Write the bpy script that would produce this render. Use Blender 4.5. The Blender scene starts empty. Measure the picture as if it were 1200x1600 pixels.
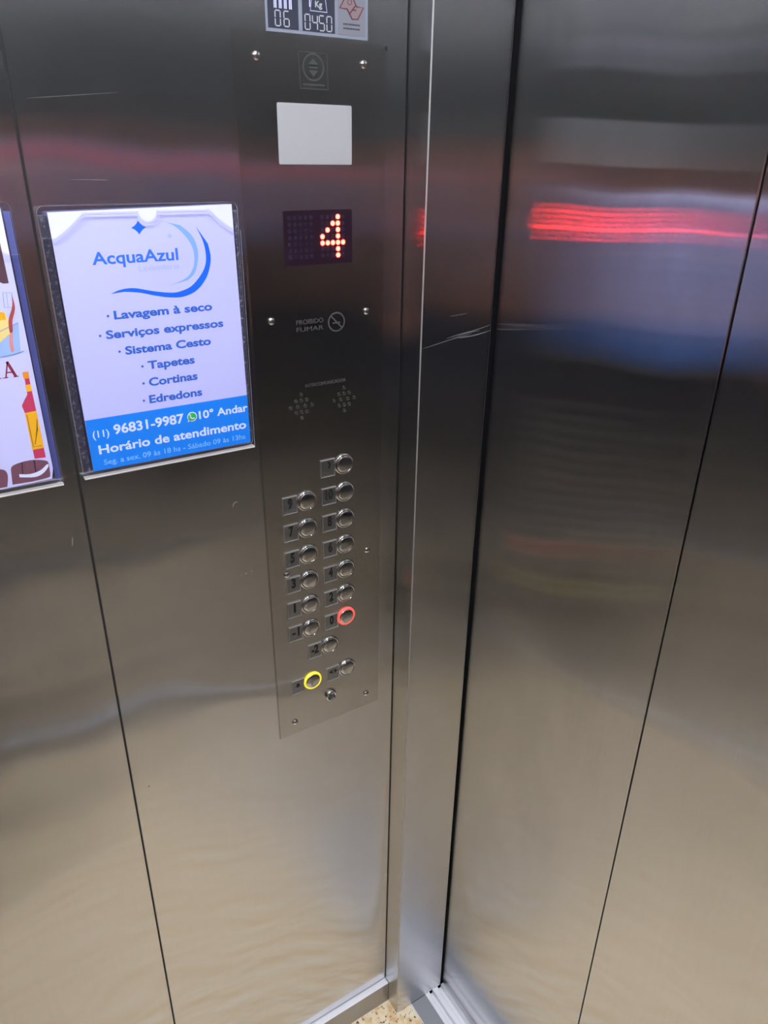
import bpy, bmesh, math, random
from mathutils import Vector, Matrix
random.seed(4)
sc = bpy.context.scene
COL = sc.collection

# ------------------------------------------------------------------ camera
CAM = Vector((-0.52956, -0.79392, 1.6))
FWD = Vector((0.48384, 0.75676, -0.43956)).normalized()
RT = Vector((0.84622, -0.53264, 0.01447)).normalized()
UP = RT.cross(FWD).normalized()
cd = bpy.data.cameras.new('camera')
cam = bpy.data.objects.new('camera', cd); COL.objects.link(cam)
cam.matrix_world = Matrix.Translation(CAM) @ Matrix((RT, UP, -FWD)).transposed().to_4x4()
cd.sensor_fit = 'VERTICAL'; cd.sensor_height = 36.0; cd.lens = 36.0 * 1156.58 / 1600
cd.clip_start = 0.01; cd.clip_end = 20
sc.camera = cam
# ------------------------------------------------------------------ world, exposure
w = bpy.data.worlds.new('world'); sc.world = w; w.use_nodes = True
w.node_tree.nodes['Background'].inputs[0].default_value = (0, 0, 0, 1)
w.node_tree.nodes['Background'].inputs[1].default_value = 0
sc.view_settings.view_transform = 'Standard'; sc.view_settings.look = 'None'
sc.view_settings.gamma = 1; sc.view_settings.use_curve_mapping = False
sc.view_settings.exposure = 0.0
LAMP = 400.0           # emission of the ceiling spots
sc.cycles.use_denoising = True
sc.cycles.max_bounces = 16; sc.cycles.glossy_bounces = 14; sc.cycles.diffuse_bounces = 5
sc.cycles.transparent_max_bounces = 16
sc.cycles.sample_clamp_indirect = 6
sc.cycles.caustics_reflective = True

# ------------------------------------------------------------------ dimensions of the cabin
XB, YR, ZC = -1.10, -1.06, 2.22         # back wall, right wall, ceiling
XP, YP = 0.1115, -0.0443                # door jamb post
XD = 0.1165                             # door plane
YS = -0.3775                            # joint between the two door leaves

# ------------------------------------------------------------------ materials
def lin(c):
    return tuple((v / 12.92 if v <= .04045 else ((v + .055) / 1.055) ** 2.4) for v in c)
def rgb(r, g, b): return lin((r / 255, g / 255, b / 255)) + (1,)
def newmat(name):
    m = bpy.data.materials.new(name); m.use_nodes = True
    m.node_tree.nodes.clear()
    return m, m.node_tree.nodes, m.node_tree.links
def plain(name, col, rough=.5, metal=0., spec=.5, emit=None, strength=0., coat=0.):
    m, n, l = newmat(name)
    o = n.new('ShaderNodeOutputMaterial'); p = n.new('ShaderNodeBsdfPrincipled')
    p.inputs['Base Color'].default_value = col; p.inputs['Roughness'].default_value = rough
    p.inputs['Metallic'].default_value = metal; p.inputs['Specular IOR Level'].default_value = spec
    p.inputs['Coat Weight'].default_value = coat
    if emit:
        p.inputs['Emission Color'].default_value = emit; p.inputs['Emission Strength'].default_value = strength
    l.new(p.outputs[0], o.inputs[0]); return m
def steel(name, tangent, col=(.62, .62, .63), rough=.17, aniso=.87, wave=.0008, wscale=(4.5, 4.5, 3.6), grain=.00003, smudge=.10, soft=.03):
    """brushed stainless steel, grain running vertically"""
    m, n, l = newmat(name)
    o = n.new('ShaderNodeOutputMaterial')
    tc = n.new('ShaderNodeTexCoord')
    def noise(scale, sc_=1., detail=2., rgh=.5):
        mp = n.new('ShaderNodeMapping'); mp.inputs['Scale'].default_value = scale
        l.new(tc.outputs['Object'], mp.inputs[0])
        t = n.new('ShaderNodeTexNoise'); t.inputs['Scale'].default_value = sc_
        t.inputs['Detail'].default_value = detail; t.inputs['Roughness'].default_value = rgh
        l.new(mp.outputs[0], t.inputs['Vector']); return t.outputs['Fac']
    n1 = noise(wscale, 1., .6, .4)
    n2 = noise((700, 700, 7), 1., 2.)
    n3 = noise((9, 9, 5), 1., 5., .65)
    b1 = n.new('ShaderNodeBump'); b1.inputs['Strength'].default_value = 1; b1.inputs['Distance'].default_value = wave * 10
    l.new(n1, b1.inputs['Height'])
    b2 = n.new('ShaderNodeBump'); b2.inputs['Strength'].default_value = 1; b2.inputs['Distance'].default_value = grain
    l.new(n2, b2.inputs['Height']); l.new(b1.outputs[0], b2.inputs['Normal'])
    tg = n.new('ShaderNodeCombineXYZ')
    for i in range(3): tg.inputs[i].default_value = tangent[i]
    g = n.new('ShaderNodeBsdfAnisotropic'); g.distribution = 'BECKMANN'
    cr = n.new('ShaderNodeMix'); cr.data_type = 'RGBA'
    cr.inputs[6].default_value = (*[c * (1 - smudge) for c in col], 1); cr.inputs[7].default_value = (*col, 1)
    l.new(n2, cr.inputs[0]); l.new(cr.outputs[2], g.inputs['Color'])
    mr = n.new('ShaderNodeMapRange'); mr.inputs[1].default_value = .3; mr.inputs[2].default_value = .75
    mr.inputs[3].default_value = rough * .9; mr.inputs[4].default_value = rough * 1.15
    l.new(n3, mr.inputs[0]); l.new(mr.outputs[0], g.inputs['Roughness'])
    g.inputs['Anisotropy'].default_value = aniso
    l.new(tg.outputs[0], g.inputs['Tangent']); l.new(b2.outputs[0], g.inputs['Normal'])
    # a softer second lobe: the haze of fine scratches and finger grease
    g2 = n.new('ShaderNodeBsdfAnisotropic'); g2.distribution = 'BECKMANN'
    l.new(cr.outputs[2], g2.inputs['Color']); g2.inputs['Roughness'].default_value = .42
    g2.inputs['Anisotropy'].default_value = .5
    l.new(tg.outputs[0], g2.inputs['Tangent']); l.new(b2.outputs[0], g2.inputs['Normal'])
    mx = n.new('ShaderNodeMixShader'); mx.inputs[0].default_value = soft
    l.new(g.outputs[0], mx.inputs[1]); l.new(g2.outputs[0], mx.inputs[2])
    l.new(mx.outputs[0], o.inputs[0]); return m
VERT = (0, 0, 1)
M = {}
M['steel_wall'] = steel('brushed_steel_wall', VERT)
M['steel_door'] = steel('brushed_steel_door', VERT, wscale=(4, 4, 3.4))
M['steel_post'] = steel('brushed_steel_post', VERT, wave=.0003)
M['steel_plate'] = steel('brushed_steel_plate', VERT, wave=.0002, col=(.54, .53, .52))
M['steel_trim'] = steel('brushed_steel_trim', (1, 0, 0), wave=.0002, rough=.3)
M['steel_button'] = plain('button_steel', (.60, .60, .60, 1), .13, 1)
M['chrome'] = plain('chrome', (.75, .75, .75, 1), .08, 1)
M['numplate'] = plain('plate_steel', (.33, .33, .33, 1), .31, 1)
M['rim'] = plain('rim_steel', (.62, .62, .62, 1), .36, 1)
M['gap'] = plain('dark_gap', (.01, .01, .012, 1), .8)
M['slot_black'] = plain('near_black', (.003, .003, .004, 1), .8, 0, .05)
M['ink'] = plain('black_ink', (.006, .006, .008, 1), .5)
M['engrave'] = plain('engraved_dark', (.045, .045, .048, 1), .7, 0, .15)
M['engrave_pale'] = plain('engraved_pale', (.058, .058, .064, 1), .7, 0, .15)
M['lens'] = plain('white_lens', (.30, .30, .315, 1), .35)
M['black_glass'] = plain('black_screen', (.016, .006, .014, 1), .2)
M['dot_off'] = plain('led_off', (.014, .009, .022, 1), .25)
M['dot_on'] = plain('led_on', (.4, .02, .01, 1), .4, emit=(1, .0155, .0095, 1), strength=60)
M['ring_red'] = plain('ring_red', (.5, .03, .03, 1), .4, emit=(1, .13, .10, 1), strength=.85)
M['ring_yellow'] = plain('ring_yellow', (.6, .5, .03, 1), .4, emit=(1, .80, .03, 1), strength=.6)
M['paper'] = plain('coated_paper', rgb(204, 206, 250), .45)
M['paper_tint'] = plain('poster_paper', rgb(214, 215, 252), .45)
def ink(name, r, g, b): M[name] = plain('ink_' + name, rgb(r, g, b), .5)
ink('logo_blue', 10, 105, 245); ink('logo_text', 48, 118, 225); ink('pale_blue', 135, 180, 250); ink('faint_blue', 178, 190, 245)
ink('list_blue', 48, 104, 200); ink('band', 12, 135, 240); ink('band_text', 226, 238, 255); ink('band_faint', 130, 195, 250)
ink('icon_green', 40, 190, 80); ink('white', 235, 240, 255); ink('pale_grey', 176, 178, 215)
ink('choco', 92, 62, 72); ink('choco_line', 60, 38, 50); ink('cookie', 122, 78, 92); ink('wine', 150, 45, 70); ink('orange', 240, 150, 40)
ink('amber', 250, 185, 30); ink('sauce', 205, 60, 95); ink('brown_line', 120, 80, 40); ink('wood', 175, 75, 70); ink('wood_pale', 235, 150, 140)
ink('glass_blue', 165, 195, 240); ink('glass_line', 140, 160, 205); ink('cream', 250, 225, 140); ink('peach', 250, 205, 150)
ink('sticker_grey', 112, 117, 132); ink('sticker_dark', 30, 33, 50); ink('sticker_white', 104, 106, 116); ink('segment', 150, 155, 165); ink('emblem_red', 88, 36, 48); ink('emblem_fill', 112, 98, 102)
def thin_clear(name, tint=(.97, .97, 1, 1), rough=.03, refl=.06):
    m, n, l = newmat(name)
    o = n.new('ShaderNodeOutputMaterial'); t = n.new('ShaderNodeBsdfTransparent'); t.inputs[0].default_value = tint
    g = n.new('ShaderNodeBsdfGlossy'); g.inputs['Roughness'].default_value = rough
    f = n.new('ShaderNodeLayerWeight'); f.inputs[0].default_value = .25
    mr = n.new('ShaderNodeMapRange'); mr.inputs[3].default_value = refl * .6; mr.inputs[4].default_value = .16
    l.new(f.outputs['Fresnel'], mr.inputs[0])
    x = n.new('ShaderNodeMixShader'); l.new(mr.outputs[0], x.inputs[0]); l.new(t.outputs[0], x.inputs[1]); l.new(g.outputs[0], x.inputs[2])
    l.new(x.outputs[0], o.inputs[0]); return m
M['acrylic'] = thin_clear('clear_acrylic')
M['acrylic_edge'] = plain('acrylic_edge', rgb(180, 177, 186), .25)
M['acrylic_lip'] = plain('acrylic_lip', rgb(190, 184, 178), .3)  # opaque pale colour stands in for light gathering in the clear bend
def tape_mat():
    m, n, l = newmat('foam_tape')
    o = n.new('ShaderNodeOutputMaterial'); p = n.new('ShaderNodeBsdfPrincipled'); p.inputs['Roughness'].default_value = .4
    tc = n.new('ShaderNodeTexCoord'); t = n.new('ShaderNodeTexNoise'); t.inputs['Scale'].default_value = 260; t.inputs['Detail'].default_value = 6
    t.inputs['Roughness'].default_value = .7
    r = n.new('ShaderNodeValToRGB'); r.color_ramp.elements[0].position = .52; r.color_ramp.elements[0].color = rgb(84, 82, 94)
    r.color_ramp.elements[1].position = .72; r.color_ramp.elements[1].color = rgb(200, 197, 205)
    l.new(tc.outputs['Object'], t.inputs[0]); l.new(t.outputs[0], r.inputs[0]); l.new(r.outputs[0], p.inputs['Base Color']); l.new(p.outputs[0], o.inputs[0])
    return m
M['tape'] = tape_mat()
M['strip_reflection'] = plain('blue_reflection_strip', rgb(98, 104, 158), .25)  # bluish reflection on the glossy plastic, put into the base colour
def granite():
    m, n, l = newmat('granite')
    o = n.new('ShaderNodeOutputMaterial'); p = n.new('ShaderNodeBsdfPrincipled'); p.inputs['Roughness'].default_value = .35
    tc = n.new('ShaderNodeTexCoord')
    def ramp(src, stops):
        r = n.new('ShaderNodeValToRGB'); e = r.color_ramp.elements
        e[0].position, e[0].color = stops[0]; e[1].position, e[1].color = stops[-1]
        for s in stops[1:-1]:
            k = e.new(s[0]); k.color = s[1]
        l.new(src, r.inputs[0]); return r.outputs[0]
    def nz(s, d=4):
        t = n.new('ShaderNodeTexNoise'); t.inputs['Scale'].default_value = s; t.inputs['Detail'].default_value = d
        l.new(tc.outputs['Object'], t.inputs[0]); return t.outputs[0]
    a = ramp(nz(45), [(.35, rgb(205, 170, 120)), (.5, rgb(225, 205, 172)), (.65, rgb(228, 218, 200))])
    v = n.new('ShaderNodeTexVoronoi'); v.inputs['Scale'].default_value = 190; l.new(tc.outputs['Object'], v.inputs[0])
    bl = ramp(nz(150, 3), [(.60, (0, 0, 0, 1)), (.66, (1, 1, 1, 1))])
    mx = n.new('ShaderNodeMix'); mx.data_type = 'RGBA'; l.new(bl, mx.inputs[0]); l.new(a, mx.inputs[6]); mx.inputs[7].default_value = rgb(70, 60, 52)
    l.new(mx.outputs[2], p.inputs['Base Color']); l.new(p.outputs[0], o.inputs[0]); return m
M['granite'] = granite()
M['aluminium'] = plain('sill_aluminium', (.80, .80, .85, 1), .5, .45)
M['steel_edge'] = plain('worn_edge', (.50, .495, .49, 1), .5, 1)
M['sill_dark'] = plain('sill_dark_plate', rgb(138, 140, 146), .5, .4)
M['ceiling'] = plain('ceiling_paint', (.55, .55, .55, 1), .5)
M['lamp'] = plain('lamp_lens', (1, 1, 1, 1), .5, emit=(.93, .96, 1, 1), strength=LAMP)
M['skin'] = plain('skin', rgb(208, 142, 108), .5)
M['shirt'] = plain('navy_cotton', rgb(40, 44, 70), .85)
M['trousers'] = plain('dark_denim', rgb(34, 36, 50), .85)
M['shoe'] = plain('shoe', rgb(30, 28, 28), .5)
M['hair'] = plain('hair', rgb(24, 19, 17), .55)
M['eye'] = plain('eye', rgb(220, 215, 210), .2)
M['iris'] = plain('iris', rgb(40, 26, 18), .2)
M['lips'] = plain('lips', rgb(150, 82, 74), .5)
M['phone'] = plain('phone_shell', rgb(30, 30, 36), .3)
M['screen'] = plain('phone_screen', (.02, .02, .02, 1), .15)
M['scratch'] = plain('scratch', rgb(132, 132, 134), .45, .6)

# ------------------------------------------------------------------ mesh helpers
def link(name, bm, mats, parent=None, smooth=False):
    me = bpy.data.meshes.new(name); bm.normal_update(); bm.to_mesh(me); bm.free()
    if not isinstance(mats, (list, tuple)): mats = [mats]
    for m in mats: me.materials.append(m)
    if smooth:
        for p in me.polygons: p.use_smooth = True
    o = bpy.data.objects.new(name, me); COL.objects.link(o)
    if parent: o.parent = parent; o.matrix_parent_inverse = Matrix.Translation(-parent.location)
    return o
def tag(o, label, cat, group=None):
    o['label'] = label; o['category'] = cat
    if group: o['group'] = group
    return o
def struct(o): o['kind'] = 'structure'; return o
def thing(name, loc, label, cat, group=None):
    o = bpy.data.objects.new(name, None); COL.objects.link(o); o.location = loc; o.empty_display_size = .05
    return tag(o, label, cat, group)
def box(bm, x0, x1, y0, y1, z0, z1, bev=0., seg=2, mi=0):
    t = bmesh.new(); bmesh.ops.create_cube(t, size=1)
    for v in t.verts:
        v.co = Vector(((x0 + x1) / 2 + v.co.x * (x1 - x0), (y0 + y1) / 2 + v.co.y * (y1 - y0), (z0 + z1) / 2 + v.co.z * (z1 - z0)))
    if bev: bmesh.ops.bevel(t, geom=t.edges[:], offset=bev, segments=seg, affect='EDGES', profile=.5)
    for f in t.faces: f.material_index = mi
    merge(bm, t); return bm
def merge(bm, t):
    me = bpy.data.meshes.new('t'); t.to_mesh(me); t.free(); bm.from_mesh(me); bpy.data.meshes.remove(me)
def Box(*a, **k): return box(bmesh.new(), *a, **k)
def prism(bm, pts, y0, y1, bev=0., side=0, front=0, axis='y'):
    """closed outline in (x,z) extruded from y0 to y1 (y1 nearer the room)"""
    t = bmesh.new()
    def P(p, y): return (p[0], y, p[1])
    a = [t.verts.new(P(p, y0)) for p in pts]; b = [t.verts.new(P(p, y1)) for p in pts]
    f0 = t.faces.new(a); f1 = t.faces.new(b[::-1]); f0.material_index = f1.material_index = front
    n = len(pts)
    for i in range(n):
        f = t.faces.new((a[i], b[i], b[(i + 1) % n], a[(i + 1) % n])); f.material_index = side
    bmesh.ops.recalc_face_normals(t, faces=t.faces[:])
    if bev: bmesh.ops.bevel(t, geom=[e for e in t.edges if abs(e.verts[0].co.y - y1) < 1e-7 and abs(e.verts[1].co.y - y1) < 1e-7], offset=bev, segments=2, affect='EDGES')
    merge(bm, t); return bm
def lathe(bm, x, z, prof, y0=0., seg=40, mi=0):
    """profile [(radius, height towards the room)] turned about the wall normal at (x,z)"""
    t = bmesh.new(); rings = []
    for r, h in prof:
        if r < 1e-6: rings.append([t.verts.new((x, y0 - h, z))])
        else: rings.append([t.verts.new((x + r * math.cos(2 * math.pi * k / seg), y0 - h, z + r * math.sin(2 * math.pi * k / seg))) for k in range(seg)])
    for a, b in zip(rings, rings[1:]):
        for k in range(seg):
            q = [a[k % len(a)], a[(k + 1) % len(a)], b[(k + 1) % len(b)], b[k % len(b)]]
            u = []
            for v in q:
                if v not in u: u.append(v)
            if len(u) > 2: t.faces.new(u)
    bmesh.ops.recalc_face_normals(t, faces=t.faces[:])
    for f in t.faces: f.material_index = mi
    merge(bm, t); return bm
def circle(x, z, r, n=28, a0=0, a1=2 * math.pi):
    return [(x + r * math.cos(a0 + (a1 - a0) * k / n), z + r * math.sin(a0 + (a1 - a0) * k / n)) for k in range(n)]
def smoothline(pts, n=8):
    out = []
    P = [pts[0]] + list(pts) + [pts[-1]]
    for i in range(1, len(P) - 2):
        p0, p1, p2, p3 = P[i - 1:i + 3]
        for k in range(n):
            t = k / n
            out.append(tuple(.5 * (2 * p1[j] + (p2[j] - p0[j]) * t + (2 * p0[j] - 5 * p1[j] + 4 * p2[j] - p3[j]) * t * t + (3 * p1[j] - p0[j] - 3 * p2[j] + p3[j]) * t ** 3) for j in (0, 1)))
    out.append(pts[-1]); return out
def stroke(bm, pts, wd, y0, y1, closed=False):
    """flat band of width wd along a line in (x,z); wd may be a list"""
    n = len(pts); L = []; R = []
    for i, p in enumerate(pts):
        a = pts[(i - 1) % n] if (closed or i > 0) else p
        b = pts[(i + 1) % n] if (closed or i < n - 1) else p
        d = Vector((b[0] - a[0], b[1] - a[1])); d = d.normalized() if d.length > 1e-9 else Vector((1, 0))
        h = (wd[i] if isinstance(wd, (list, tuple)) else wd) / 2
        L.append((p[0] - d.y * h, p[1] + d.x * h)); R.append((p[0] + d.y * h, p[1] - d.x * h))
    t = bmesh.new()
    va = [[t.verts.new((q[0], y, q[1])) for q in S] for S in (L, R) for y in (y0, y1)]
    m = n if closed else n - 1
    for i in range(m):
        j = (i + 1) % n
        t.faces.new((va[1][i], va[3][i], va[3][j], va[1][j]))
        t.faces.new((va[0][i], va[0][j], va[2][j], va[2][i]))
        t.faces.new((va[0][i], va[1][i], va[1][j], va[0][j]))
        t.faces.new((va[2][i], va[2][j], va[3][j], va[3][i]))
    if not closed:
        for i in (0, n - 1): t.faces.new((va[0][i], va[2][i], va[3][i], va[1][i]))
    bmesh.ops.recalc_face_normals(t, faces=t.faces[:])
    merge(bm, t); return bm
def text_bm(s, x0, x1, z0, cap, y, bold=0., thick=.0002, fit='width'):
    """lettering on a plane facing the room (-Y): from x0 to x1, baseline z0, capital height cap"""
    cu = bpy.data.curves.new('t', 'FONT'); cu.body = s; cu.size = 1; cu.extrude = .02; cu.offset = bold; cu.resolution_u = 4
    ob = bpy.data.objects.new('t', cu); COL.objects.link(ob)
    def ev():
        dg = bpy.context.evaluated_depsgraph_get(); dg.update()
        return bpy.data.meshes.new_from_object(ob.evaluated_get(dg))
    cu.body = 'H'; mh = ev(); H = max(v.co.y for v in mh.vertices) - min(v.co.y for v in mh.vertices)
    zb = min(v.co.y for v in mh.vertices); bpy.data.meshes.remove(mh)
    cu.body = s; me = ev()
    xs = [v.co.x for v in me.vertices]; a, b = min(xs), max(xs)
    sx = (x1 - x0) / (b - a); sz = cap / H
    bm = bmesh.new(); bm.from_mesh(me); bpy.data.meshes.remove(me)
    for v in bm.verts:
        v.co = Vector((x0 + (v.co.x - a) * sx, y - (.5 + v.co.z / .04) * thick, z0 + (v.co.y - zb) * sz))
    bmesh.ops.recalc_face_normals(bm, faces=bm.faces[:])
    bpy.data.objects.remove(ob); bpy.data.curves.remove(cu)
    return bm
SEG = {'0': 'abcdef', '4': 'bcfg', '5': 'acdfg', '6': 'acdefg'}
def seven(bm, ch, x, z, wd, ht, y, th=.0011):
    g = .0005
    X0, X1, Z0, Z1, ZM = x, x + wd, z, z + ht, z + ht / 2
    ln = {'a': ((X0 + g, Z1), (X1 - g, Z1)), 'b': ((X1, Z1 - g), (X1, ZM + g)), 'c': ((X1, ZM - g), (X1, Z0 + g)), 'd': ((X0 + g, Z0), (X1 - g, Z0)),
          'e': ((X0, ZM - g), (X0, Z0 + g)), 'f': ((X0, Z1 - g), (X0, ZM + g)), 'g': ((X0 + g, ZM), (X1 - g, ZM))}
    for s in SEG[ch]: stroke(bm, list(ln[s]), th, y, y - .0002)

# ------------------------------------------------------------------ the cabin
def seamx(z): return -0.4120 - 0.0046 * (1.7 - z)
SK = 0.0615
struct(link('floor', Box(XB - .05, .0352, YR - .05, .05, -.04, 0), M['granite']))
# left wall: two steel sheets with a joint, on a dark backing
bm = bmesh.new()
prism(bm, [(XB, SK), (seamx(SK) - .0013, SK), (seamx(ZC) - .0013, ZC), (XB, ZC)], .002, 0., .0006)
prism(bm, [(seamx(SK) + .0013, SK), (-.0015, SK), (-.0015, ZC), (seamx(ZC) + .0013, ZC)], .002, 0., .0006)
box(bm, XB - .02, .02, .0021, .03, -.02, ZC, mi=1)
struct(link('wall_left', bm, [M['steel_wall'], M['gap']]))
bm = bmesh.new()
box(bm, XB, -.66, YR - .002, YR, SK, ZC, .0006); box(bm, -.657, -.25, YR - .002, YR, SK, ZC, .0006); box(bm, -.247, 0, YR - .002, YR, SK, ZC, .0006)
box(bm, XB - .02, .02, YR - .03, YR - .0021, -.02, ZC, mi=1)
struct(link('wall_right', bm, [M['steel_wall'], M['gap']]))
bm = bmesh.new()
box(bm, XB - .002, XB, YR, -.55, SK, ZC, .0006); box(bm, XB - .002, XB, -.547, 0, SK, ZC, .0006)
box(bm, XB - .03, XB - .0021, YR, .02, -.02, ZC, mi=1)
struct(link('wall_back', bm, [M['steel_door'], M['gap']]))
struct(link('ceiling', Box(XB - .05, .2, YR - .05, .05, ZC, ZC + .04), M['ceiling']))
bl_ = struct(link('baseboard_left', Box(XB, -.0006, -.012, .002, 0, .0570, .0004), M['steel_trim']))
link('ledge', Box(XB, -.0006, -.0125, .002, .0571, .0585, .0005), M['aluminium'], bl_)
br_ = struct(link('baseboard_right', Box(XB, -.0006, YR - .002, YR + .0135, 0, .0570, .0004), M['steel_trim']))
link('ledge', Box(XB, -.0006, YR - .002, YR + .014, .0571, .0585, .0005), M['aluminium'], br_)
struct(link('baseboard_back', Box(XB - .002, XB + .012, YR + .0125, -.0125, 0, .0585, .0008), M['aluminium']))
pb = Box(0, XP, YP, .03, .0006, ZC, .0013, 2); pb.normal_update()
for f in pb.faces:
    if max(abs(c) for c in f.normal) < .995 and abs(f.normal.z) < .1: f.material_index = 1
struct(link('trim_1', pb, [M['steel_post'], M['steel_edge']]))
struct(link('trim_2', Box(0, XP, YR - .03, YR + .0443, .0006, ZC, .0014, 3), M['steel_post']))
struct(link('trim_3', Box(0, XP, YR + .0443, YP, 2.06, ZC, .001), M['steel_post']))
# near-black wedge strip filling the slot between jamb and door
bm = bmesh.new(); box(bm, XP, XD + .002, YP + .0005, YP + .006, .012, 2.06)
for v in bm.verts:
    if v.co.y < YP + .003: v.co.y = YP + .0005 - .0022 * max(0, v.co.z - .3)
struct(link('trim_4', bm, M['slot_black']))
struct(link('door_1', Box(XD, XD + .03, YS + .0005, .03, .0075, 2.1, .001), M['steel_door']))
struct(link('door_2', Box(XD + .0015, XD + .034, YR + .01, YS - .0005, .0075, 2.1, .001), M['steel_door']))
# sill with guide tracks
sill = thing('door_sill', (.08, -.55, 0), 'pale aluminium door sill with grooved guide tracks below the closed door', 'door sill')
link('sill_plate', Box(.0372, .0722, YR + .045, YP, -.02, .0004), M['sill_dark'], sill)
link('edge_strip', Box(.0354, .0370, YR + .045, YP, -.02, .0012, .0003), M['aluminium'], sill)
bm = bmesh.new()
prof = [(.0724, -.02), (.0724, .0012), (.0800, .0012), (.0805, .0025), (.0820, .0025), (.0824, -.009), (.0905, -.009), (.0909, .0022), (.0960, .0022), (.0964, .0012), (.1005, .0012), (.1009, .003), (.1030, .003), (.1034, -.009), (.1130, -.009), (.1134, .0015), (.125, .0015), (.125, -.02)]
t = bmesh.new()
a = [t.verts.new((p[0], YR + .045, p[1])) for p in prof]; b = [t.verts.new((p[0], YP, p[1])) for p in prof]
t.faces.new(a); t.faces.new(b[::-1])
for i in range(len(prof)):
    j = (i + 1) % len(prof); t.faces.new((a[i], b[i], b[j], a[j]))
bmesh.ops.recalc_face_normals(t, faces=t.faces[:]); merge(bm, t)
link('guide_track', bm, M['aluminium'], sill)

# ------------------------------------------------------------------ ceiling lights
for i, (x, y, lab) in enumerate([(-.30, -.30, 'round recessed ceiling spot above the control panel'), (-.30, -.78, 'round recessed ceiling spot near the door and the right wall'),
                                 (-.82, -.30, 'round recessed ceiling spot in the back left corner of the cabin'), (-.82, -.78, 'round recessed ceiling spot in the back right corner of the cabin')]):
    t = thing('ceiling_spot', (x, y, ZC), lab, 'ceiling light', 'recessed ceiling spots')
    bm = bmesh.new()
    def ringz(r0, r1, z0, z1):
        tt = bmesh.new(); n = 40
        vs = [[tt.verts.new((x + r * math.cos(2 * math.pi * k / n), y + r * math.sin(2 * math.pi * k / n), z)) for k in range(n)] for r, z in ((r0, z1), (r0, z0), (r1, z0), (r1, z1))]
        for q in range(4):
            for k in range(n): tt.faces.new((vs[q][k], vs[q][(k + 1) % n], vs[(q + 1) % 4][(k + 1) % n], vs[(q + 1) % 4][k]))
        bmesh.ops.recalc_face_normals(tt, faces=tt.faces[:]); merge(bm, tt)
    ringz(.040, .050, ZC - .004, ZC)
    link('bezel', bm, M['chrome'], t)
    bm = bmesh.new(); bmesh.ops.create_cone(bm, cap_ends=True, segments=32, radius1=.0395, radius2=.0395, depth=.002, matrix=Matrix.Translation((x, y, ZC - .001)))
    link('lamp_lens', bm, M['lamp'], t)

# ------------------------------------------------------------------ control panel
YF = -.002
cop = thing('control_panel', (-.117, 0, 1.25), 'tall brushed steel elevator control panel with round floor buttons', 'control panel')
bm = bmesh.new(); prism(bm, [(-.2008, .8040), (-.0285, .8040), (-.0295, 1.7005), (-.2064, 1.7035)], 0, YF, .0009)
link('faceplate', bm, M['steel_plate'], cop)
bm = bmesh.new(); prism(bm, [(-.0315, 1.6995), (-.0290, 1.7000), (-.0284, 1.6962), (-.0302, 1.6960)], YF, YF - .0004)
link('corner_chip', bm, M['ink'], cop)
for x, z in [(-.182, 1.6816), (-.0584, 1.6814), (-.1803, 1.4219), (-.054, 1.422), (-.1771, 1.0842), (-.0515, 1.087), (-.1756, .8273), (-.0514, .8283)]:
    bm = bmesh.new(); lathe(bm, x, z, [(.0044, 0), (.0044, .0012), (.0040, .0021), (.0030, .0029), (.0016, .0034), (0, .0035)], YF, 24)
    link('screw', bm, M['chrome'], cop, True)
# engraved marks
bm = bmesh.new()
stroke(bm, [(-.1355, 1.6885), (-.1024, 1.6885), (-.1018, 1.656), (-.1342, 1.656)], .0011, YF, YF - .00015, True)
stroke(bm, circle(-.1187, 1.6755, .0118, 40), .0016, YF, YF - .00015, True)
prism(bm, [(-.1245, 1.6780), (-.1129, 1.6780), (-.1187, 1.6835)], YF, YF - .00015)
prism(bm, [(-.1245, 1.6728), (-.1187, 1.6670), (-.1129, 1.6728)], YF, YF - .00015)
box(bm, -.1240, -.1134, YF - .00015, YF, 1.6745, 1.6760)
box(bm, -.1310, -.1060, YF - .00015, YF, 1.6590, 1.6605)
link('engraved_emblem', bm, M['engrave'], cop)
link('engraved_text', text_bm('PROIBIDO', -.1490, -.1135, 1.4145, .0052, YF, 0, .0001), M['engrave_pale'], cop)
link('engraved_text', text_bm('FUMAR', -.1490, -.1135, 1.4060, .0050, YF, 0, .0001), M['engrave_pale'], cop)
bm = bmesh.new(); stroke(bm, circle(-.0955, 1.4130, .0108, 40), .0016, YF, YF - .00015, True)
stroke(bm, [(-.1025, 1.4200), (-.0885, 1.4060)], .0016, YF, YF - .00015); stroke(bm, [(-.1010, 1.4120), (-.0905, 1.4120)], .0016, YF, YF - .00015)
link('engraved_no_smoking_sign', bm, M['engrave_pale'], cop)
link('engraved_text', text_bm('INTERCOMUNICADOR', -.1400, -.0835, 1.3380, .0040, YF, 0, .0001), M['engrave_pale'], cop)
# two groups of drilled holes
for cx, cz in ((-.1458, 1.3150), (-.0856, 1.3150)):
    bm = bmesh.new()
    d = .0075
    for i, j in [(0, 2), (-1, 1), (0, 1.0), (1, 1), (-2, 0), (-.7, 0), (.7, 0), (2, 0), (-1, -1), (0, -1.0), (1, -1), (0, -2)]:
        lathe(bm, cx + i * d * .98, cz + j * d, [(.0025, 0), (.0023, .0003), (.0018, .0003), (.0015, -.0001)], YF, 14, 0)
        lathe(bm, cx + i * d * .98, cz + j * d, [(.0019, .0001), (0, .0001)], YF, 14, 1)
    link('speaker_grille', bm, [M['chrome'], M['ink']], cop)
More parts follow.
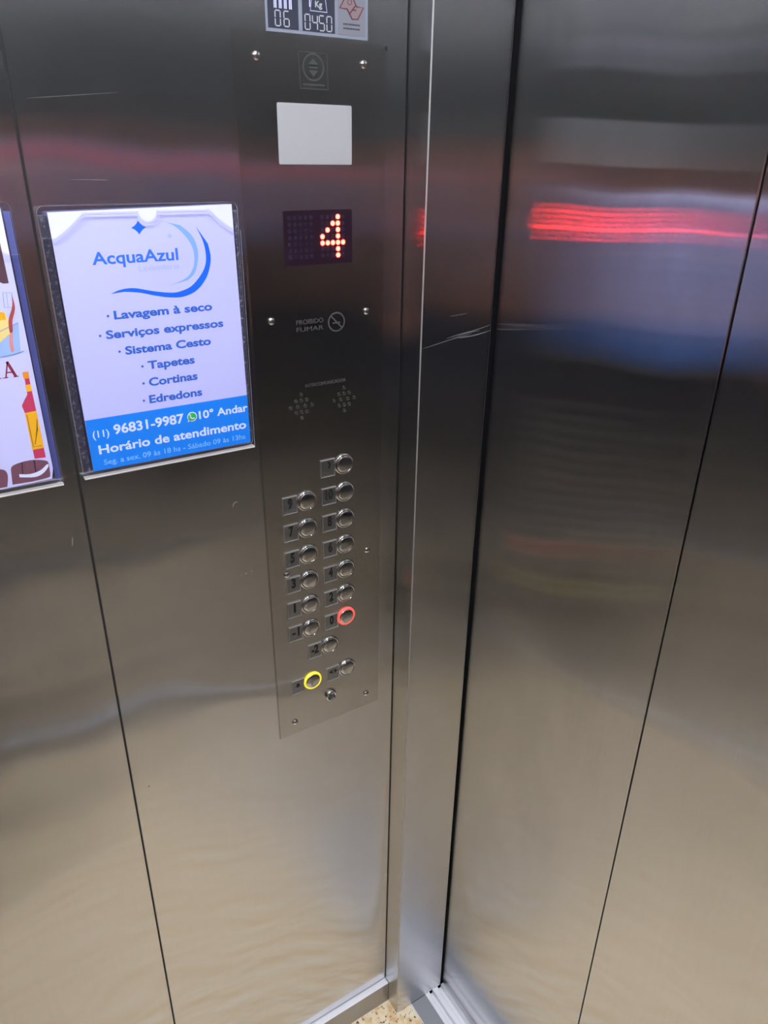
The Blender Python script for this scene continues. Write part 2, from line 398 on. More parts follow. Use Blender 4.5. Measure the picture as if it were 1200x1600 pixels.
# white lens of the emergency light
bm = bmesh.new()
def rrect(x0, x1, z0, z1, r, n=5):
    p = []
    for cx, cz, a in ((x1 - r, z1 - r, 0), (x0 + r, z1 - r, 90), (x0 + r, z0 + r, 180), (x1 - r, z0 + r, 270)):
        for k in range(n + 1):
            t_ = math.radians(a + 90 * k / n); p.append((cx + r * math.cos(t_), cz + r * math.sin(t_)))
    return p
prism(bm, rrect(-.1620, -.0734, 1.5842, 1.6422, .0018), 0, YF - .0006, .0004)
link('light_lens', bm, M['lens'], cop)
# floor display
bm = bmesh.new(); prism(bm, rrect(-.1604, -.0738, 1.4806, 1.5386, .0014), 0, YF - .0004)
disp = link('floor_display', bm, M['black_glass'], cop)
DX, DZ = .00668, .0069
on = {(4, 6), (3, 5), (4, 5), (2, 4), (4, 4), (1, 3), (4, 3), (1, 2), (2, 2), (3, 2), (4, 2), (5, 2), (4, 1), (4, 0)}
cells = [(c, r) for c in range(1, 6) for r in range(7)]
bm = bmesh.new()
for c in range(5):
    for r in range(7): lathe(bm, -.1529 + c * DX, 1.4896 + r * DZ, [(.0024, 0), (.0023, .0001), (0, .0001)], YF - .0004, 14)
for c, r in cells:
    if (c, r) not in on: lathe(bm, -.1190 + c * DX, 1.4896 + r * DZ, [(.0024, 0), (.0023, .0001), (0, .0001)], YF - .0004, 14)
link('unlit_dots', bm, M['dot_off'], disp)
for c, r in sorted(on):
    bm = bmesh.new(); lathe(bm, -.1190 + c * DX, 1.4896 + r * DZ, [(.0027, 0), (.0025, .0005), (.0015, .0009), (0, .0010)], YF - .0004, 18)
    link('lit_dot', bm, M['dot_on'], disp)
# buttons with their plates
def button(x, z, mark, ring='steel_button'):
    bm = bmesh.new(); lathe(bm, x, z, [(.0116, 0), (.0116, .0024), (.0112, .0031), (.0100, .0036), (.0080, .0040), (.0050, .0044), (.0020, .0046), (0, .0046)], YF, 48)
    b = link('button', bm, M['steel_button'], cop, True)
    bm = bmesh.new()
    R0 = .0118; R1 = .0144
    pr = [(R1, 0), (R1, .0012), (R1 - .0004, .0024), (R1 - .0011, .0032), (R1 - .0017, .0033), (R0 + .0003, .0030), (R0, .0022), (R0, 0)]
    lathe(bm, x, z, pr, YF, 48)
    r = link('button_ring', bm, M[ring], b, True)
    px, pz = x - .0239, z - .0014
    bm = bmesh.new()
    hw, hh = .0106, .0124
    prism(bm, [(px - hw, pz - hh), (px + hw, pz - hh), (px + hw, pz + hh), (px - hw, pz + hh)], YF, YF - .0006)
    pbm = bm; bm = bmesh.new()
    for x0, x1, z0, z1 in ((px - hw, px + hw, pz + hh - .0011, pz + hh), (px - hw, px + hw, pz - hh, pz - hh + .0009), (px - hw, px - hw + .0009, pz - hh, pz + hh), (px + hw - .0009, px + hw, pz - hh, pz + hh)):
        tp = z0 > pz; box(bm, x0, x1, YF - (.0019 if tp else .0013), YF, z0 - (.0001 if tp and z1 - z0 < .005 else 0), z1, .00055 if tp and z1 - z0 < .005 else .0004)
    rbm = bm; bm = pbm
    # braille beads under the sign
    rnd = random.Random(mark)
    for k in range(3):
        for i in range(2):
            for j in range(3):
                if rnd.random() < .55:
                    lathe(bm, px - .0060 + k * .0052 + i * .0020, pz - .0105 + j * .0019, [(.0007, 0), (.0006, .0004), (0, .0006)], YF - .0006, 8)
    p = link('number_plate', bm, M['numplate'], cop)
    link('plate_rim', rbm, M['rim'], p)
    y = YF - .0006
    if mark == 'phone':
        bm = stroke(bmesh.new(), smoothline([(px + .000, pz + .0085), (px + .0026, pz + .0062), (px + .0028, pz + .003), (px + .0012, pz - .0005)], 5), .0022, y, y - .0002)
    elif mark == 'bell':
        bm = bmesh.new(); prism(bm, [(px - .004, pz + .000), (px + .004, pz + .000), (px + .0026, pz + .0022), (px + .0020, pz + .0055), (px - .0020, pz + .0055), (px - .0026, pz + .0022)], y, y - .0002)
        prism(bm, circle(px, pz - .0009, .0012, 12), y, y - .0002)
    elif mark == 'doors':
        bm = bmesh.new(); prism(bm, [(px - .0012, pz - .001), (px - .0012, pz + .007), (px - .0062, pz + .003)], y, y - .0002)
        prism(bm, [(px + .0026, pz - .001), (px + .0076, pz + .003), (px + .0026, pz + .007)], y, y - .0002)
        box(bm, px + .0004, px + .0012, y - .0002, y, pz - .0015, pz + .0075)
    else:
        wd = {1: .0064, 2: .0112}[len(mark)]
        if mark == '1': wd = .0034
        bm = text_bm(mark, px - wd / 2 + .0003, px + wd / 2 + .0003, pz - .0052, .0150, y, .028 if '1' in mark else .045, .0002)
    link('sign', bm, M['ink'], p)
    return b
XL, XR_, Z0, DZB = -.1441, -.0868, 1.1870, .0400
for i, (a, b) in enumerate(zip(['9', '7', '5', '3', '1', '-1'], ['10', '8', '6', '4', '2', '0'])):
    button(XL, Z0 - i * DZB, a)
    q = button(XR_, Z0 - i * DZB, b, 'ring_red' if b == '0' else 'steel_button')
    if b == '0': q['label'] = 'pressed button with a glowing red ring'
button(XR_ - .001, 1.2273, 'phone'); button(-.1149, .9462, '-2')
q = button(-.1443, .8928, 'bell', 'ring_yellow'); q['label'] = 'alarm button with a glowing yellow ring'
button(-.0862, .8937, 'doors')
bm = bmesh.new(); lathe(bm, -.1151, .8535, [(.0092, 0), (.0092, .003), (.0085, .0048), (.0066, .0054), (.0062, .0038), (.0018, .0036), (0, .0036)], YF, 36)
ks = link('key_switch', bm, M['chrome'], cop, True)
link('keyhole', Box(-.1200, -.1102, YF - .0044, YF - .0034, .8526, .8545), M['ink'], ks)

# ------------------------------------------------------------------ capacity sticker above the panel
stk = thing('capacity_sticker', (-.111, 0, 1.735), 'grey framed capacity sticker with 06 and 0450 above the control panel', 'sticker')
bm = bmesh.new(); prism(bm, [(-.1690, 1.7037), (-.0524, 1.7037), (-.0524, 1.785), (-.1690, 1.785)], .0, -.0006)
link('backing', bm, M['sticker_grey'], stk)
y = -.0006
def cell(x0, x1, mat):
    return link('cell', prism(bmesh.new(), [(x0, 1.7067), (x1, 1.7067), (x1, 1.782), (x0, 1.782)], y, y - .0002), M[mat], stk)
c1 = cell(-.1668, -.1334, 'sticker_dark'); c2 = cell(-.1291, -.0920, 'sticker_dark'); c3 = cell(-.0882, -.0554, 'sticker_white')
y2 = y - .0002
bm = bmesh.new()
for ch, x in (('0', -.1590), ('6', -.1495)): seven(bm, ch, x, 1.7088, .0056, .0128, y2)
link('digits', bm, M['segment'], c1)
bm = bmesh.new()
for k in range(4):                                        # row of four standing figures
    x = -.1585 + k * .0055
    prism(bm, circle(x, 1.7455, .0016, 14), y2, y2 - .0002)
    stroke(bm, [(x - .0019, 1.7420), (x - .0019, 1.7330)], .0010, y2, y2 - .0002); stroke(bm, [(x + .0019, 1.7420), (x + .0019, 1.7330)], .0010, y2, y2 - .0002)
    box(bm, x - .0013, x + .0013, y2 - .0002, y2, 1.7325, 1.7430); stroke(bm, [(x - .0008, 1.7325), (x - .0009, 1.7235)], .0012, y2, y2 - .0002); stroke(bm, [(x + .0008, 1.7325), (x + .0009, 1.7235)], .0012, y2, y2 - .0002)
link('people_pictogram', bm, M['pale_grey'], c1)
bm = bmesh.new()
for ch, x in (('0', -.1262), ('4', -.1178), ('5', -.1100), ('0', -.1014)): seven(bm, ch, x, 1.7083, .0056, .0128, y2)
link('digits', bm, M['segment'], c2)
bm = bmesh.new()
stroke(bm, [(-.1200, 1.7245), (-.1010, 1.7245), (-.1030, 1.7370), (-.1180, 1.7370)], .0007, y2, y2 - .0002, True)
stroke(bm, circle(-.1105, 1.7400, .0030, 20), .0008, y2, y2 - .0002, True); stroke(bm, [(-.1205, 1.7350), (-.1205, 1.7275)], .0012, y2, y2 - .0002)
link('weight_pictogram', bm, M['pale_grey'], c2)
link('lettering', text_bm('Kg', -.1145, -.1065, 1.7278, .0055, y2, .03, .0002), M['segment'], c2)
# red outlined emblem
o = [(-.0860, 1.7298), (-.0795, 1.7398), (-.0715, 1.7406), (-.0660, 1.7322), (-.0578, 1.7325), (-.0648, 1.7215), (-.0716, 1.7212), (-.0775, 1.7297)]
link('emblem_field', prism(bmesh.new(), o, y2, y2 - .0001), M['emblem_fill'], c3)
bm = stroke(bmesh.new(), o, .0014, y2, y2 - .0003, True); stroke(bm, [(-.0748, 1.7255), (-.0672, 1.7335)], .0012, y2, y2 - .0003); stroke(bm, [(-.0712, 1.7292), (-.0668, 1.7292)], .0012, y2, y2 - .0003)
stroke(bm, circle(-.0745, 1.7358, .0024, 16), .0007, y2, y2 - .0003, True)
link('emblem', bm, M['emblem_red'], c3)
for nm, x0, x1, z, hz in (('small_print', -.0820, -.0622, 1.7155, .0016), ('small_print', -.0820, -.0622, 1.7118, .0016), ('heading_print', -.0865, -.0585, 1.7425, .0025)):
    bm = bmesh.new(); x = x0
    while x < x1:
        wv = random.uniform(.0008, .0018); box(bm, x, min(x + wv, x1), y2 - .0001, y2, z, z + hz); x += wv + .0005
    link(nm, bm, M['sticker_dark'], c3)

# ------------------------------------------------------------------ sign holders and their sheets
def holder(name, xl, xr, z0, z1, px0, px1, ztop, label, strip):
    h = thing(name, ((xl + xr) / 2, 0, z0), label, 'sign holder', 'clear acrylic sign holders')
    # back sheet
    link('back_sheet', prism(bmesh.new(), rrect(xl, xr, z0, z1, .006), -.0030, -.0045, side=1), [M['acrylic'], M['acrylic_edge']], h)
    for a, b in ((xl + .001, px0 - .003), (px1 + .0015, xr - .0008)):
        link('side_strip', prism(bmesh.new(), [(a, z0 + .004), (b, z0 + .004), (b, z1 - .008), (a, z1 - .008)], 0, -.0030), M[strip], h)
    # front sheet with a thumb notch and cut corners
    zt = ztop; zc = ztop - .0215; cxm = (px0 + px1) / 2 - .0010
    pts = [(xl, z0), (xr, z0), (xr, zc)]
    pts += smoothline([(px1, zc), (px1 - .013, zc + .0085), (px1 - .028, zt)], 6)
    pts += [(cxm + .0095 * math.cos(-k * math.pi / 14), zt + .0095 * math.sin(-k * math.pi / 14)) for k in range(15)]
    pts += smoothline([(px0 + .028, zt), (px0 + .013, zc + .0085), (px0, zc)], 6) + [(xl, zc)]
    link('front_sheet', prism(bmesh.new(), pts, -.0085, -.0097, side=1), [M['acrylic'], M['acrylic_edge']], h)
    bm = Box(xl, xr, -.0100, -.0028, z0 - .0022, z0, .0006)
    link('bottom_lip', bm, M['acrylic_lip'], h)
    return h
holder('sign_holder', -.4092, -.2133, 1.2790, 1.5487, -.3978, -.2185, 1.5430, 'clear acrylic sign holder around the blue and white laundry notice', 'tape')
holder('sign_holder', -.6280, -.4305, 1.2780, 1.5530, -.6150, -.4385, 1.5300, 'clear acrylic sign holder at the left edge with the food poster', 'strip_reflection')

PY = -.0066
ad = tag(link('laundry_notice', prism(bmesh.new(), [(-.3985, 1.2838), (-.2172, 1.2838), (-.2202, 1.5470), (-.4005, 1.5435)], -.0060, PY), M['paper']),
         'white laundry notice with blue lettering and blue footer', 'notice')
y = PY
link('footer_band', prism(bmesh.new(), [(-.3985, 1.2838), (-.2172, 1.2838), (-.2178, 1.3418), (-.3988, 1.3412)], y, y - .0001), M['band'], ad)
y2 = y - .0001
def star(cx, cz, rx, rz):
    p = []
    for k in range(4):
        a0 = math.pi / 2 * k; tip = (cx + rx * math.cos(a0), cz + rz * math.sin(a0)); nx = (cx + rx * math.cos(a0 + math.pi / 2), cz + rz * math.sin(a0 + math.pi / 2))
        c = (cx + (rx * .30) * (math.cos(a0) + math.cos(a0 + math.pi / 2)), cz + (rz * .30) * (math.sin(a0) + math.sin(a0 + math.pi / 2)))
        for t_ in range(6):
            u = t_ / 6; p.append(tuple((1 - u) ** 2 * tip[j] + 2 * u * (1 - u) * c[j] + u * u * nx[j] for j in (0, 1)))
    return p
link('logo_star', prism(bmesh.new(), star(-.3186, 1.5276, .0074, .0066), y, y - .0001), M['logo_blue'], ad)
link('logo_star', prism(bmesh.new(), star(-.2886, 1.5187, .0030, .0028), y, y - .0001), M['faint_blue'], ad)
inner = [(-.2975, 1.5332), (-.2846, 1.5290), (-.2738, 1.5195), (-.2669, 1.5083), (-.2652, 1.4969), (-.2680, 1.4856), (-.2764, 1.4765), (-.2950, 1.4702)]
outer = [(-.2745, 1.4745), (-.2660, 1.4817), (-.2610, 1.4967), (-.2620, 1.5100), (-.2672, 1.5200), (-.2769, 1.5285)]
link('logo_crescent', prism(bmesh.new(), smoothline(inner, 5) + smoothline(outer, 5), y, y - .0001), M['pale_blue'], ad)
ia = [(-.2606, 1.5266), (-.2555, 1.5153), (-.2528, 1.5039), (-.2534, 1.4905), (-.2595, 1.4793), (-.2710, 1.4684), (-.2839, 1.4638), (-.2941, 1.4633), (-.3117, 1.4662), (-.3306, 1.4706), (-.3441, 1.4700), (-.3540, 1.4667)]
oa = [(-.3406, 1.4679), (-.3255, 1.4658), (-.3084, 1.4612), (-.2947, 1.4585), (-.2803, 1.4583), (-.2652, 1.4640), (-.2534, 1.4769), (-.2476, 1.4940), (-.2493, 1.5094)]
link('logo_wave', prism(bmesh.new(), smoothline(ia, 5) + smoothline(oa, 5), y, y - .00012), M['logo_blue'], ad)
def T(s, x0, x1, z0, cap, mat, bold=.03, yy=None, name='lettering'):
    return link(name, text_bm(s, x0, x1, z0, cap, y if yy is None else yy, bold, .0001), M[mat], ad)
T('AcquaAzul', -.3673, -.2820, 1.4950, .0118, 'logo_text', .02)
T('Lavanderia', -.3234, -.2818, 1.4866, .0052, 'faint_blue', 0)
for s, x0, x1, z0, cap in [('Lavagem à seco', -.3542, -.2506, 1.4414, .0086), ('Serviços expressos', -.3647, -.2396, 1.4226, .0086), ('Sistema Cesto', -.3479, -.2554, 1.4046, .0086),
                           ('Tapetes', -.3267, -.2756, 1.3864, .0088), ('Cortinas', -.3279, -.2742, 1.3680, .0090), ('Edredons', -.3299, -.2707, 1.3492, .0090)]:
    T(s, x0, x1, z0, cap, 'list_blue', .032)
    link('bullet', prism(bmesh.new(), circle(x0 - .0058, z0 + .0040, .0013, 14), y, y - .0001), M['list_blue'], ad)
T('(11)', -.3934, -.3766, 1.3206, .0078, 'band_text', .01, y2); T('96831-9987', -.3715, -.2945, 1.3212, .0108, 'band_text', .025, y2)
T('10° Andar', -.2770, -.2182, 1.3224, .0092, 'band_text', .022, y2); T('Horário de atendimento', -.3898, -.2215, 1.3018, .0100, 'band_text', .022, y2)
T('Seg. a sex. 09 às 18 hs - Sábado 09 às 13hs', -.3866, -.2235, 1.2890, .0060, 'band_faint', .012, y2)
# round green telephone icon with a speech tail
bm = bmesh.new(); prism(bm, circle(-.2849, 1.3266, .0056, 30), y2, y2 - .0001); prism(bm, [(-.2902, 1.3212), (-.2868, 1.3222), (-.2895, 1.3248)], y2, y2 - .0001)
ic = link('telephone_icon', bm, M['white'], ad)
bm = bmesh.new(); prism(bm, circle(-.2849, 1.3266, .0046, 30), y2 - .0001, y2 - .0002)
link('icon_field', bm, M['icon_green'], ic)
bm = stroke(bmesh.new(), smoothline([(-.2872, 1.3285), (-.2866, 1.3262), (-.2848, 1.3246), (-.2828, 1.3245)], 5), .0013, y2 - .0002, y2 - .0003)
prism(bm, circle(-.2870, 1.3285, .0010, 10), y2 - .0002, y2 - .0003); prism(bm, circle(-.2829, 1.3247, .0010, 10), y2 - .0002, y2 - .0003)
link('handset', bm, M['white'], ic)

po = tag(link('food_poster', prism(bmesh.new(), [(-.6130, 1.2812), (-.4405, 1.2845), (-.4378, 1.2960), (-.4390, 1.5484), (-.6130, 1.5470)], -.0060, PY), M['paper_tint']),
         'pale poster with sauce bottle and cookies, cut off at the left edge', 'poster')
def PP(name, pts, mat, d=.0001, lift=0., par=None): return link(name, prism(bmesh.new(), pts, y - lift, y - lift - d), M[mat], par or po)
PP('brown_block', [(-.6000, 1.5203), (-.4448, 1.5203), (-.4443, 1.4835), (-.4490, 1.4834), (-.4516, 1.4849), (-.6000, 1.4849)], 'choco')
gl = PP('printed_jar', [(-.4850, 1.4408), (-.4602, 1.4408), (-.4429, 1.4475), (-.4462, 1.4180), (-.4560, 1.4160), (-.4850, 1.4160)], 'glass_blue')
PP('printed_filling', [(-.4800, 1.4540), (-.4572, 1.4563), (-.4532, 1.4569), (-.4513, 1.4516), (-.4488, 1.4462), (-.4497, 1.4390), (-.4640, 1.4290), (-.4800, 1.4290)], 'cream', .0001, .0001, gl)
PP('printed_topping', [(-.4700, 1.4560), (-.4572, 1.4585), (-.4530, 1.4575), (-.4530, 1.4510), (-.4700, 1.4500)], 'amber', .0001, .0002, gl)
bm = stroke(bmesh.new(), [(-.4850, 1.4405), (-.4602, 1.4405), (-.4429, 1.4472)], .0007, y - .0002, y - .0003)
stroke(bm, smoothline([(-.4850, 1.4150), (-.4648, 1.4165), (-.4520, 1.4180), (-.4430, 1.4200)], 5), .0007, y - .0002, y - .0003)
link('jar_outline', bm, M['glass_line'], gl)
sp = PP('printed_spoon', smoothline([(-.4438, 1.4735), (-.4433, 1.4611), (-.4478, 1.4491), (-.4493, 1.4399), (-.4519, 1.4395), (-.4509, 1.4502), (-.4464, 1.4600), (-.4446, 1.4660), (-.4438, 1.4735)], 5)[:-1], 'wood', .0001, .0003)
PP('printed_spoon_end', [(-.4493, 1.4399), (-.4512, 1.4300), (-.4515, 1.4215), (-.4530, 1.4200), (-.4545, 1.4215), (-.4540, 1.4300), (-.4519, 1.4395)], 'wood_pale', .0001, .0003)
bm = bmesh.new()
for pts in ([(-.4510, 1.4754), (-.4436, 1.4749), (-.4446, 1.4613), (-.4523, 1.4619)],): stroke(bm, pts, .0006, y, y - .0001, True)
stroke(bm, [(-.4480, 1.4750), (-.4490, 1.4615)], .0004, y, y - .0001)
link('printed_whisk', bm, M['glass_line'], po)
bm = bmesh.new()                                             # serif capital A, and the foot of the one before it
def serif_A(x0, x1, z0, z1):
    w_ = x1 - x0; ap = x0 + w_ * .50; zi = z0 + (z1 - z0) * .0
    stroke(bm, [(x0 + w_ * .17, z0), (ap - w_ * .02, z1)], w_ * .09, y, y - .0001); stroke(bm, [(ap - w_ * .06, z1), (x1 - w_ * .17, z0)], w_ * .19, y, y - .0001)
    stroke(bm, [(x0 + w_ * .26, z0 + (z1 - z0) * .33), (x1 - w_ * .28, z0 + (z1 - z0) * .33)], w_ * .08, y, y - .0001)
    for c in (x0 + w_ * .16, x1 - w_ * .16): box(bm, c - w_ * .17, c + w_ * .17, y - .0001, y, z0, z0 + (z1 - z0) * .05)
serif_A(-.4660, -.4520, 1.3958, 1.4115); serif_A(-.4815, -.4675, 1.3958, 1.4115)
link('lettering', bm, M['wine'], po)
bt = PP('printed_bottle', [(-.4473, 1.3928), (-.4432, 1.3928), (-.4430, 1.3798), (-.4427, 1.3600), (-.4425, 1.3092), (-.4531, 1.3097), (-.4534, 1.3590), (-.4548, 1.3664), (-.4517, 1.3716), (-.4478, 1.3770)], 'sauce')
PP('bottle_cap', [(-.4484, 1.3995), (-.4428, 1.3997), (-.4430, 1.3930), (-.4481, 1.3928)], 'orange', .0001, .0001, bt)
PP('bottle_band', [(-.4480, 1.3868), (-.4431, 1.3870), (-.4430, 1.3800), (-.4477, 1.3798)], 'amber', .0001, .0001, bt)
lb = PP('bottle_label', [(-.4535, 1.3588), (-.4426, 1.3594), (-.4424, 1.3197), (-.4536, 1.3194)], 'amber', .0001, .0001, bt)
bm = stroke(bmesh.new(), [(-.4520, 1.3570), (-.4520, 1.3225), (-.4440, 1.3225)], .0006, y - .0002, y - .0003)
for k in range(4): stroke(bm, [(-.4500 + k * .0016, 1.3250 + k * .0045), (-.4455 + k * .0006, 1.3390 + k * .0040)], .0006, y - .0002, y - .0003)
link('label_scribble', bm, M['brown_line'], lb)
ck = PP('printed_cookie', smoothline([(-.4784, 1.2862), (-.4775, 1.2960), (-.4761, 1.3048), (-.4700, 1.3078), (-.4600, 1.3090), (-.4516, 1.3082), (-.4430, 1.3055), (-.4410, 1.3020), (-.4412, 1.2940), (-.4416, 1.2893), (-.4439, 1.2868), (-.4600, 1.2856)], 5), 'cookie')
PP('cookie_cream', smoothline([(-.4704, 1.2962), (-.4600, 1.2942), (-.4500, 1.2962), (-.4425, 1.3015), (-.4420, 1.2985), (-.4480, 1.2925), (-.4565, 1.2900), (-.4705, 1.2928)], 4), 'white', .0001, .0001, ck)
bm = stroke(bmesh.new(), [(-.4655, 1.3084), (-.4670, 1.2962)], .0009, y - .0001, y - .0002); stroke(bm, [(-.4540, 1.3082), (-.4545, 1.2950)], .0012, y - .0001, y - .0002)
link('cookie_lines', bm, M['choco_line'], ck)
c2_ = PP('printed_cookie', smoothline([(-.5000, 1.2850), (-.5000, 1.3010), (-.4900, 1.3050), (-.4830, 1.3035), (-.4808, 1.2970), (-.4835, 1.2850)], 5), 'cookie')

# marks on the steel
def marks(parent, name, strokes, Y):
    for pts, wd in strokes:
        P_ = smoothline(pts, 5); n = len(P_)
        bm = stroke(bmesh.new(), P_, [wd * (.15 + .85 * math.sin(math.pi * (k + .5) / n)) for k in range(n)], Y, Y - .00008)
        link(name, bm, M['scratch'], parent)
marks(bpy.data.objects['trim_1'], 'scratch', [([(.0035, 1.3779), (.0250, 1.3812), (.0500, 1.3850), (.0750, 1.3862)], .0007), ([(.0400, 1.3868), (.0620, 1.3900), (.0850, 1.3925), (.1100, 1.3968)], .0010),
    ([(.0560, 1.3878), (.0760, 1.3905), (.0930, 1.3908)], .0007), ([(.0600, 1.3850), (.0850, 1.3860), (.1110, 1.3895)], .0014), ([(.0480, 1.3862), (.0660, 1.3872), (.0800, 1.3893)], .0006),
    ([(.0420, 1.4140), (.0700, 1.4150)], .0004)], YP)
marks(bpy.data.objects['wall_left'], 'scratch', [([(-.4330, 1.1990), (-.4318, 1.2050), (-.4310, 1.2095)], .0014), ([(-.2440, 1.2002), (-.2412, 1.2060), (-.2370, 1.2062)], .0014),
    ([(-.2340, 1.1020), (-.2325, 1.1028)], .0016), ([(-.2262, 1.1030), (-.2250, 1.1038)], .0014), ([(-.2400, 1.1010), (-.2390, 1.1015)], .0012), ([(-.3970, .8140), (-.3945, .8155)], .0020),
    ([(-.3760, 1.5710), (-.3500, 1.5705), (-.3400, 1.5702)], .00035), ([(-.4000, 1.6360), (-.3600, 1.6400), (-.3200, 1.6440)], .00022)], 0.)

# ------------------------------------------------------------------ photographer with phone
BASE = Vector((-.815, -.815, 0)); F2 = Vector((.90, .436, 0)).normalized(); L2 = Vector((-F2.y, F2.x, 0))
def wl(p): return BASE + F2 * p[0] + L2 * p[1] + Vector((0, 0, p[2]))
def ball(bm, c, r, sc_=(1, 1, 1)):
    t = bmesh.new(); bmesh.ops.create_icosphere(t, subdivisions=3, radius=1)
    for v in t.verts: v.co = c + F2 * (v.co.x * r * sc_[0]) + L2 * (v.co.y * r * sc_[1]) + Vector((0, 0, v.co.z * r * sc_[2]))
    merge(bm, t)
def limb(bm, p0, r0, p1, r1, n=20):
    d = p1 - p0
    if d.length > 1e-6:
        t = bmesh.new(); q = d.to_track_quat('Z', 'Y').to_matrix().to_4x4()
        bmesh.ops.create_cone(t, cap_ends=True, segments=n, radius1=r0, radius2=r1, depth=d.length, matrix=Matrix.Translation((p0 + p1) / 2) @ q); merge(bm, t)
    for p, r in ((p0, r0), (p1, r1)):
        t = bmesh.new(); bmesh.ops.create_icosphere(t, subdivisions=2, radius=r, matrix=Matrix.Translation(p)); merge(bm, t)
def fuse(name, bm, voxel, mat, parent, smooth_iter=6):
    me = bpy.data.meshes.new(name); bm.to_mesh(me); bm.free(); o = bpy.data.objects.new(name, me); COL.objects.link(o)
    r = o.modifiers.new('r', 'REMESH'); r.mode = 'VOXEL'; r.voxel_size = voxel
    s = o.modifiers.new('s', 'SMOOTH'); s.factor = .5; s.iterations = smooth_iter
    dg = bpy.context.evaluated_depsgraph_get(); dg.update()
    m2 = bpy.data.meshes.new_from_object(o.evaluated_get(dg)); o.modifiers.clear(); o.data = m2; bpy.data.meshes.remove(me)
    m2.name = name; m2.materials.clear(); m2.materials.append(mat)
    for p in m2.polygons: p.use_smooth = True
    if parent: o.parent = parent; o.matrix_parent_inverse = Matrix.Translation(-parent.location)
    return o
man = thing('person', BASE, 'person in a dark blue top holding up a phone, seen blurred in the steel', 'person')
PC = CAM - FWD * .014 - UP * .056 + RT * .012                        # middle of the phone
def ph(a, b, n_): return PC + RT * a + UP * b + FWD * n_
wr = {1: ph(.078, -.115, -.035), -1: ph(-.078, -.115, -.035)}
el = {1: wl((.11, -.27, 1.20)), -1: wl((.19, .21, 1.20))}
sh = {1: wl((.01, -.165, 1.37)), -1: wl((.02, .165, 1.37))}
body = bmesh.new()
ball(body, wl((.015, 0, 1.575)), 1, (.092, .073, .112)); ball(body, wl((.045, 0, 1.520)), 1, (.062, .052, .062))
limb(body, wl((0, 0, 1.38)), .056, wl((.008, 0, 1.48)), .052)
ball(body, wl((.108, 0, 1.555)), 1, (.020, .015, .024)); limb(body, wl((.098, 0, 1.585)), .009, wl((.115, 0, 1.553)), .012)
for s in (1, -1): ball(body, wl((.005, s * .076, 1.565)), 1, (.019, .009, .032))
for s in (1, -1): ball(body, wl((0, s * .07, 1.26)), 1, (.105, .105, .14))
limb(body, wl((0, .03, 1.10)), .10, wl((0, .03, 1.0)), .105); limb(body, wl((0, -.03, 1.10)), .10, wl((0, -.03, 1.0)), .105)
for s in (1, -1):
    limb(body, sh[s], .054, el[s], .040); limb(body, el[s], .040, wr[s], .027)
    limb(body, wl((0, s * .08, .92)), .10, wl((0, s * .09, .82)), .085); limb(body, wl((0, s * .09, .82)), .085, wl((.02, s * .10, .47)), .055)
    limb(body, wl((.02, s * .10, .47)), .055, wl((0, s * .10, .33)), .055); limb(body, wl((0, s * .10, .33)), .055, wl((-.02, s * .10, .08)), .036)
    limb(body, wl((-.03, s * .10, .045)), .034, wl((.15, s * .115, .035)), .030)
    # hand: palm along the edge of the phone, four fingers across its back, thumb on the screen side
    kn = [(-.022, .078), (-.040, .084), (-.058, .080), (-.075, .066)]
    for k, (b_, ln) in enumerate(kn):
        limb(body, wr[s], .020, ph(s * .052, b_, -.012), .011)
        p0 = ph(s * .052, b_, -.012); p1 = ph(s * .047, b_ + .003, .012); p2 = ph(s * (.047 - ln * .32), b_ + .004, .0165); p3 = ph(s * (.047 - ln * .55), b_ + .003, .0135)
        limb(body, p0, .0098, p1, .0088, 12); limb(body, p1, .0088, p2, .0078, 12); limb(body, p2, .0078, p3, .0068, 12)
    limb(body, wr[s], .018, ph(s * .050, -.085, -.030), .013); limb(body, ph(s * .050, -.085, -.030), .012, ph(s * .038, -.050, -.026), .0095, 12); limb(body, ph(s * .038, -.050, -.026), .0095, ph(s * .026, -.030, -.017), .0078, 12)
b_o = fuse('body', body, .0045, M['skin'], man, 5)
for s in (1, -1):
    e = bmesh.new(); ball(e, wl((.0880, s * .031, 1.582)), 1, (.010, .012, .0075)); eo = link('eye', e, M['eye'], man, True)
    e = bmesh.new(); ball(e, wl((.0952, s * .031, 1.582)), 1, (.0038, .0052, .0052)); link('iris', e, M['iris'], eo, True)
    e = bmesh.new(); ball(e, wl((.0925, s * .033, 1.601)), 1, (.005, .017, .0035)); link('eyebrow', e, M['hair'], man, True)
e = bmesh.new(); ball(e, wl((.1020, 0, 1.520)), 1, (.008, .024, .0075)); link('mouth', e, M['lips'], man, True)
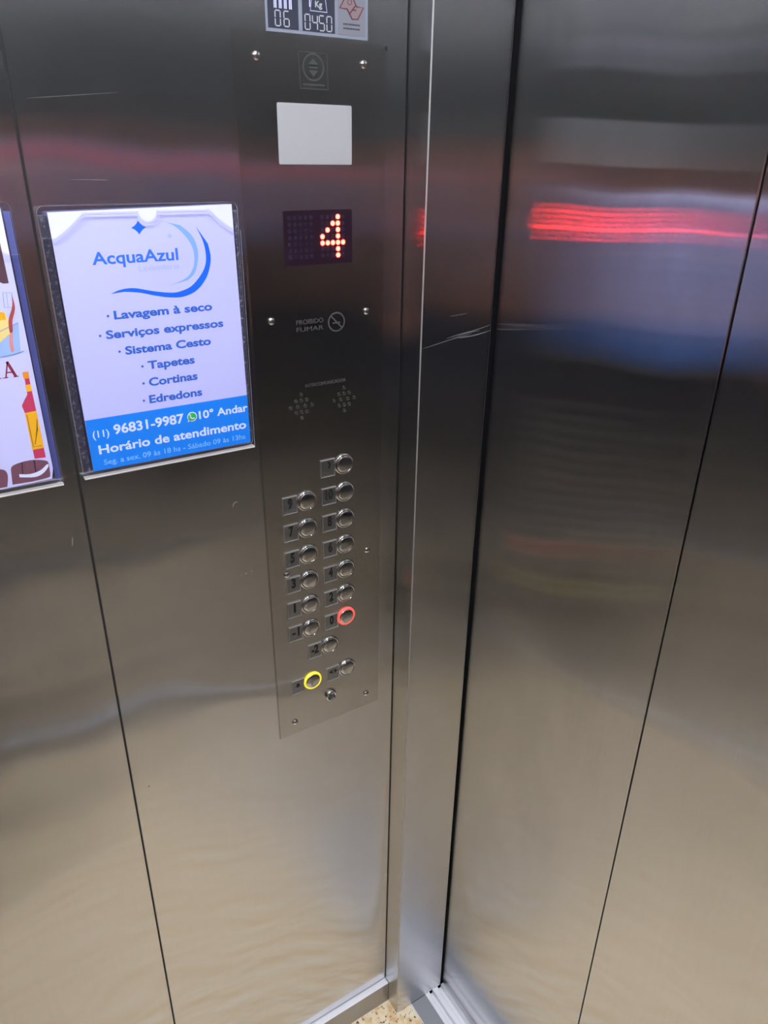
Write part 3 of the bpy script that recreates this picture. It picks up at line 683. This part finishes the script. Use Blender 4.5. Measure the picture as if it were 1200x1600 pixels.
hb = bmesh.new(); ball(hb, wl((.0, 0, 1.612)), 1, (.097, .082, .090)); ball(hb, wl((-.040, 0, 1.560)), 1, (.066, .077, .085))
fuse('hair', hb, .006, M['hair'], man, 6)
st = bmesh.new()
for s in (1, -1): ball(st, wl((0, s * .07, 1.26)), 1, (.119, .117, .155))
limb(st, wl((0, .03, 1.12)), .118, wl((0, .03, .95)), .124); limb(st, wl((0, -.03, 1.12)), .118, wl((0, -.03, .95)), .124)
limb(st, wl((0, -.09, 1.385)), .050, wl((0, .09, 1.385)), .050)
for s in (1, -1):
    limb(st, wl((0, s * .10, 1.385)), .05, sh[s], .066); m_ = sh[s].lerp(el[s], .72); limb(st, sh[s], .066, m_, .058)
    limb(st, wl((0, s * .08, .95)), .105, wl((0, s * .08, .90)), .105)
fuse('shirt', st, .009, M['shirt'], man, 8)
tr = bmesh.new()
for s in (1, -1):
    limb(tr, wl((0, s * .08, .93)), .108, wl((0, s * .09, .80)), .098); limb(tr, wl((0, s * .09, .80)), .098, wl((.02, s * .10, .47)), .072)
    limb(tr, wl((.02, s * .10, .47)), .072, wl((-.015, s * .10, .12)), .058)
fuse('trousers', tr, .009, M['trousers'], man, 8)
for s in (1, -1):
    f = bmesh.new(); limb(f, wl((-.035, s * .10, .045)), .044, wl((.16, s * .115, .040)), .038); limb(f, wl((-.02, s * .10, .10)), .046, wl((-.03, s * .10, .05)), .046)
    o = fuse('shoe', f, .006, M['shoe'], man, 4)
phn = thing('phone', PC - UP * .08, 'dark phone held up in both hands by the person', 'phone')
bm = bmesh.new(); box(bm, -.0375, .0375, -.0045, .0045, -.08, .08, .004, 3)
R_ = Matrix((RT, FWD, UP)).transposed().to_4x4()
for v in bm.verts: v.co = Matrix.Translation(PC) @ R_ @ v.co
link('shell', bm, M['phone'], phn)
bm = bmesh.new(); box(bm, -.034, .034, -.0052, -.0044, -.075, .075, .0003)
for v in bm.verts: v.co = Matrix.Translation(PC) @ R_ @ v.co
link('screen', bm, M['screen'], phn)
